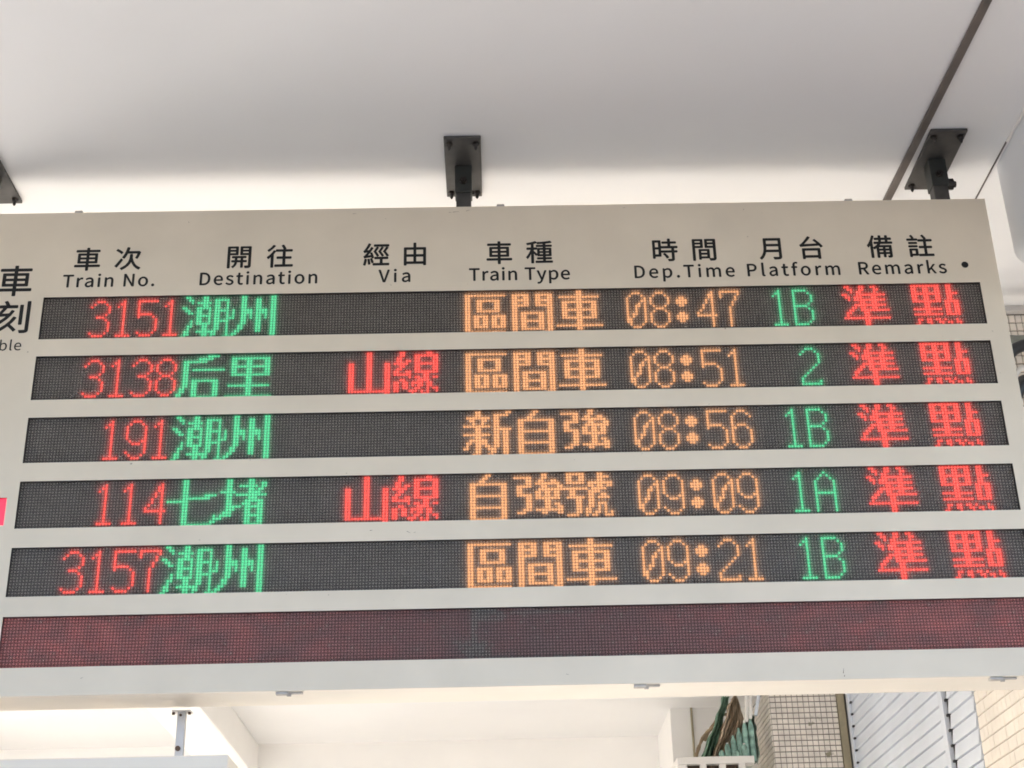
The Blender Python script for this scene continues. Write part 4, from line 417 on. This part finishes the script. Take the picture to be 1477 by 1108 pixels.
def cjk(ch, cx, cz, h):
    s = h / 323.; return (ch, cx - 175 * s, cz - 132.5 * s, s, s)
def latin(text, x0, x1, z, cap):
    s = cap / 257.; adv = [GLY[c][0] for c in text]; a, b_ = ext(text[0])[0], ext(text[-1])[1]
    nat = sum(adv[:-1]) + b_ - a; tr = ((x1 - x0) / s - nat) / (len(text) - 1); out = []; x = x0 / s - a
    for c, w_ in zip(text, adv):
        if c != ' ': out.append((c, x * s, z, s, s))
        x += w_ + tr
    return out
HEAD = [('車次', -1.1166, -1.0108, 'Train No.', -1.1742, -.9371), ('開往', -.7200, -.6128, 'Destination', -.8183, -.5138), ('經由', -.3599, -.2588, 'Via', -.3531, -.2710), ('車種', -.0370, .0690, 'Train Type', -.1163, .1464),
        ('時間', .3996, .5041, 'Dep.Time', .3170, .5788), ('月台', .6843, .7874, 'Platform', .6135, .8560), ('備註', .9713, 1.0773, 'Remarks', .9068, 1.1370)]
for cj, c0, c1, la, x0, x1 in HEAD:
    lettering('heading_lettering', [cjk(cj[0], c0, 3.6430, .0672), cjk(cj[1], c1, 3.6430, .0672)], .0012, 'black Chinese heading ' + cj)
    lettering('heading_lettering', latin(la, x0, x1, 3.5600, .0362), .0009, 'black English heading ' + la)
lettering('title_lettering', [cjk('列', -1.400, 3.5813, .0885), cjk('車', -1.298, 3.5813, .0885), cjk('時', -1.400, 3.4745, .0925), cjk('刻', -1.2925, 3.4745, .0925)], .0012, 'large black Chinese title at the left end')
lettering('title_lettering', latin('Time Table', -1.475, -1.2605, 3.3790, .0285), .0002, 'small black English title under the Chinese one')

flush_lettering()
# LED glyphs, 8x16 digits and 16x16 characters
def D8(*r): 
    g = [[0] * 8 for _ in range(16)]
    for i, s in enumerate(r):
        for c in s: g[i + 1][int(c)] = 1
    return g
DIG = {
 '0': D8('234', '15', '06', '056', '046', '0346', '036', '036', '0236', '026', '016', '016', '15', '234'),
 '1': D8('3', '23', '13', '3', '3', '3', '3', '3', '3', '3', '3', '3', '3', '12345'),
 '2': D8('234', '15', '06', '6', '6', '6', '5', '4', '3', '2', '1', '0', '06', '0123456'),
 '3': D8('234', '15', '06', '6', '6', '5', '234', '5', '6', '6', '6', '6', '05', '1234'),
 '4': D8('5', '45', '45', '35', '35', '25', '25', '15', '05', '0123456', '5', '5', '5', '5'),
 '5': D8('0123456', '0', '0', '0', '0', '01234', '05', '6', '6', '6', '6', '6', '05', '1234'),
 '6': D8('234', '15', '06', '0', '0', '0234', '015', '06', '06', '06', '06', '06', '15', '234'),
 '7': D8('0123456', '06', '05', '5', '4', '4', '3', '3', '3', '3', '3', '3', '3', '3'),
 '8': D8('234', '15', '06', '06', '06', '15', '234', '15', '06', '06', '06', '06', '15', '234'),
 '9': D8('234', '15', '06', '06', '06', '06', '06', '156', '2346', '6', '6', '06', '15', '234'),
 ':': D8('', '', '23', '1234', '1234', '23', '', '', '23', '1234', '1234', '23', '', ''),
 'A': D8('3', '24', '15', '06', '06', '06', '06', '0123456', '06', '06', '06', '06', '06', '06'),
 'B': D8('01234', '05', '06', '06', '06', '05', '01234', '05', '06', '06', '06', '06', '05', '01234'),
}
CJ = {
'區': '................|.##############.|.##.............|.##..########...|.##..##....##...|.##..##....##...|.##..##....##...|.##..########...|.##.............|.##.#####.#####.|.##.##.##.##.##.|.##.##.##.##.##.|.##.##.##.##.##.|.##.#####.#####.|.##.............|.##############.',
'間': '................|.######..######.|.##..##..##..##.|.######..######.|.##..##..##..##.|.######..######.|.##..........##.|.##..........##.|.##.########.##.|.##.##....##.##.|.##.##....##.##.|.##.########.##.|.##.##....##.##.|.##.##....##.##.|.##.########.##.|.##.........###.',
'車': '.......##.......|.......##.......|.##############.|.......##.......|..############..|..##...##...##..|..##...##...##..|..############..|..##...##...##..|..##...##...##..|..############..|.......##.......|.......##.......|################|.......##.......|.......##.......',
'山': '.......##.......|.......##.......|.......##.......|.......##.......|.##....##....##.|.##....##....##.|.##....##....##.|.##....##....##.|.##....##....##.|.##....##....##.|.##....##....##.|.##....##....##.|.##....##....##.|.##....##....##.|.##############.|.............##.',
'線': '..##.......##...|..##...########.|.##....##....##.|.##.##.##....##.|#####..########.|..##...##....##.|.##....##....##.|##..##.########.|######....##....|.....#.##.##.##.|..##....####....|##.##.####.##...|##.##.#.##.##...|##.##..##..#.##.|##...###.#.#..#.|......#..###....',
'潮': '.##....##.......|..##...##..#####|...#.#####.##..#|.......##..##..#|##...#####.##..#|.##..##..#.#####|..##.##..#.##..#|.....#####.##..#|.....##..#.##..#|...#.##..#.#####|...#.#####.##..#|..##...##..##..#|..#....##..##..#|.##..#######...#|.##....##.##...#|##.....##.#...##',
'州': '....##........##|....##...##...##|....##...##...##|....##...##...##|....##...##...##|.#..####.####.##|.#..####.####.##|.#..##.#.##.#.##|##..##.#.##.#.##|....##...##...##|....##...##...##|...##....##...##|...##....##...##|..##.....##...##|.##...........##|##............##',
'七': '.....##.........|.....##.........|.....##.........|.....##.........|.....##.........|.....##.....####|.....#########..|#######.........|.....##.........|.....##.........|.....##.........|.....##.........|.....##........#|.....##........#|.....##.......##|.....##########.',
'堵': '...##.....##....|...##.....##..##|...##..######.##|...##.....##.##.|.#####....####..|...##.##########|...##.....###...|...##....######.|...##...###..##.|...#####.######.|...###...##..##.|..###....##..##.|.####....######.|##.......##..##.|.........##..##.|.........######.',
'后': '..........####..|.......#####....|..########......|..##............|..##............|..##.###########|..##............|..##............|..##............|..##.#########..|..##.##.....##..|..##.##.....##..|.##..##.....##..|.##..##.....##..|##...##.....##..|##...#########..',
'里': '................|..#############.|..##...##....##.|..##...##....##.|..#############.|..##...##....##.|..##...##....##.|..#############.|.......##.......|.......##.......|.......##.......|.##############.|.......##.......|.......##.......|.......##.......|################',
'自': '.......##.......|......##........|.....##.........|..############..|..##........##..|..##........##..|..##........##..|..############..|..##........##..|..##........##..|..##........##..|..############..|..##........##..|..##........##..|..##........##..|..############..',
'新': '....##........##|....##....#####.|.########.##....|..##..##..##....|...#..#...##....|#########.##....|....##....######|....##....##.##.|#########.##.##.|....##....##.##.|..######..##.##.|.##.####..##.##.|.#..##.##.##.##.|##..##..###..##.|....##...##..##.|...###..##...##.',
'強': '.........##.....|######...##.....|....##..##..##..|....##.########.|.#####...##...##|.##.....########|.##....##.##.##.|.#####.##.##.##.|....##.########.|....##....##....|....##....##.##.|....##....##..##|...###.#########|.###.....##...##|................|................',
'號': '.######....##...|.##..##....####.|.##..##....##...|.######.########|........##.##.##|########.#####..|..##....####....|..##....##..##..|.######.##.####.|....##..##......|....##..##.###..|....##..##.#.#..|....##.##..#.#..|....##.##.##.#.#|.####..#.##..###|................',
'準': '.##...##..##....|..##..##...##...|...#.##....#....|##...##########.|.##.###...##....|..#.###########.|......##..##....|....###########.|...##.##..##....|..##..##########|.##....##.......|.#.....##.......|################|.......##.......|.......##.......|.......##.......',
'點': '##########..##..|##..##..##..##..|##..##..##..##..|##########..####|##..##..##..##..|##..##..##..##..|##########.#####|....##.....##.##|....##.....##.##|##########.##.##|....##.....##.##|##########.#####|................|.##.##.##.#...#.|.#..##..##.##.##|##...#...#..#..#',
}
def put(grid, x, s, col):
    for ch in s:
        if ch in DIG: g, wd = DIG[ch], 8
        elif ch == ' ': x += 8; continue
        else:
            g = [[1 if c == '#' else 0 for c in r] for r in CJ[ch].split('|')]; wd = 16
        for r in range(16):
            for c in range(len(g[r])):
                if g[r][c] and 0 <= x + c < 320: grid[r][x + c] = col
        x += wd
LINES = [[(16, '3151', 'r'), (47, '潮州', 'g'), (142, '區間車', 'a'), (198, '08:47', 'a'), (247, '1B', 'g'), (272, '準', 'r'), (296, '點', 'r')],
         [(16, '3138', 'r'), (47, '后里', 'g'), (103, '山線', 'r'), (142, '區間車', 'a'), (198, '08:51', 'a'), (255, '2', 'g'), (272, '準', 'r'), (296, '點', 'r')],
         [(24, '191', 'r'), (47, '潮州', 'g'), (142, '新自強', 'a'), (198, '08:56', 'a'), (247, '1B', 'g'), (272, '準', 'r'), (296, '點', 'r')],
         [(24, '114', 'r'), (47, '七堵', 'g'), (103, '山線', 'r'), (142, '自強號', 'a'), (198, '09:09', 'a'), (247, '1A', 'g'), (272, '準', 'r'), (296, '點', 'r')],
         [(16, '3157', 'r'), (47, '潮州', 'g'), (142, '區間車', 'a'), (198, '09:21', 'a'), (247, '1B', 'g'), (272, '準', 'r'), (296, '點', 'r')], []]
YB = .0100
def domes(name, cells, zt, m, parent, r=.30, n=7):
    """one low epoxy dome per diode, all of one colour in a row joined"""
    if not cells: return
    cells = np.array(cells, float); cx = -HX + (cells[:, 1] + .5) * PT; cz = zt - (cells[:, 0] + .5) * PT; R_ = r * PT
    a = np.arange(n) / n * 2 * np.pi
    loc_ = np.concatenate([np.stack([np.cos(a) * R_, 0 * a, np.sin(a) * R_], 1), np.stack([np.cos(a) * R_ * .72, 0 * a - .0018, np.sin(a) * R_ * .72], 1), [[0, -.0026, 0]]])
    k = len(loc_); V = loc_[None] + np.stack([cx, np.full_like(cx, YB), cz], 1)[:, None]; V = V.reshape(-1, 3)
    F = []
    for i in range(n):
        j = (i + 1) % n; F += [(i, j, n + j), (i, n + j, n + i), (n + i, n + j, 2 * n)]
    F = (np.array(F)[None] + (np.arange(len(cells)) * k)[:, None, None]).reshape(-1, 3)
    me = bpy.data.meshes.new(name); me.vertices.add(len(V)); me.vertices.foreach_set('co', V.ravel()); me.loops.add(F.size); me.loops.foreach_set('vertex_index', F.ravel().astype(np.int32))
    me.polygons.add(len(F)); me.polygons.foreach_set('loop_start', np.arange(0, F.size, 3, dtype=np.int32)); me.polygons.foreach_set('loop_total', np.full(len(F), 3, np.int32))
    me.polygons.foreach_set('use_smooth', np.ones(len(F), bool)); me.materials.append(m); me.update(calc_edges=True); me.validate()
    ob = bpy.data.objects.new(name, me); C.objects.link(ob); ob.parent = parent; ob.matrix_parent_inverse = Matrix.Translation(-Vector(B.location)); ob['kind'] = 'stuff'
    return ob
def child_of_part(o, part):
    o.parent = part; o.matrix_parent_inverse = Matrix.Identity(4)
for i, (zt, zb) in enumerate(ROWS):
    b = MB(); b.box(-HX - .003, HX + .003, YB, YB + .02, zb - .003, zt + .003)
    mod = b.build('display_row', M['louver'], B)
    if i < 5: mod['label'] = 'LED display row reading ' + ' '.join(s for _, s, _ in LINES[i])
    else: mod['label'] = 'lowest display row, dim red all along'
    grid = [[0] * 320 for _ in range(16)]
    for x, s, col in LINES[i]: put(grid, x, s, col)
    cells = {'r': [], 'g': [], 'a': [], 0: [], 'd': []}
    for r in range(16):
        for c in range(320):
            k = grid[r][c]
            if i == 5:
                u, v_ = c - 142, r
                off = rnd.random() < .9 and ((2 < u < 13 - abs(v_ - 2) and v_ < 4) or (1 < u < 4 and v_ < 12) or (-5 + abs(v_ - 10) < u < 8 - abs(v_ - 13) * .5 and 9 < v_ < 15)) or (v_ > 14 and rnd.random() < .5 and 0 < u < 60) or (14 <= u < 34 and v_ == 1)
                k = 0 if off or rnd.random() < .02 else 'd'
            cells[k].append((r, c))
    for key, nm, mm in ((0, 'unlit_diodes', 'diode'), ('r', 'red_diodes', 'red'), ('g', 'green_diodes', 'green'), ('a', 'amber_diodes', 'amber'), ('d', 'dim_diodes', 'dim')):
        o = domes(nm, cells[key], zt, M[mm], mod, .28 if key == 0 else (.32 if key == 'd' else .46))  # lit domes are widened so their glow fills the gaps
        if o: child_of_part(o, mod)
    b = MB(); b.add([(-HX, .0022, zb), (HX, .0022, zb), (HX, .0022, zt), (-HX, .0022, zt)], [(0, 1, 2, 3)])
    o = b.build('bloom_sheet', M['bloom_film'], B); child_of_part(o, mod)  # added sheet that spreads a bloom around the lit diodes
    for yy in (.0042, .0062):
        b = MB(); b.add([(-HX, yy, zb), (HX, yy, zb), (HX, yy, zt), (-HX, yy, zt)], [(0, 1, 2, 3)])
        o = b.build('inner_bloom_sheet', M['bloom_film'], B); child_of_part(o, mod)  # two more added sheets that widen the bloom
b = MB(); b.box(clock[0] - .002, clock[1] + .002, .006, .03, clock[2] - .002, clock[3] + .002); cl = b.build('clock_display', M['clock'], B)
cl['label'] = 'glowing red clock display at the left end'

# second sign hanging on a short post below the board
SG = thing('hanging_sign', 'white sign box hanging on a short grey post under the left half of the board', 'sign', (-.81, .13, 2.0))
b = MB(); b.box(-1.75, -.682, .05, .21, 1.95, 2.3585, c=.004); b.build('sign_box', M['signbox'], SG)
b = MB(); b.box(-.8195, -.8005, .118, .137, 2.3585, 2.476, c=.002); b.build('post', M['post'], SG)
b = MB(); b.box(-.832, -.788, .112, .145, 2.4745, 2.4775); b.build('flange', M['white'], SG)
for x in (-.829, -.791):
    b = MB(); b.tube([(x, .120, 2.4735), (x, .120, 2.468)], .0035, 8); b.build('screw', M['rust'], SG)
for z, x in ((2.388, -.812), (2.466, -.811)):
    b = MB(); b.tube([(x, .118, z), (x, .1135, z)], .0062 if z < 2.4 else .003, 10); b.build('screw', M['rust'], SG)
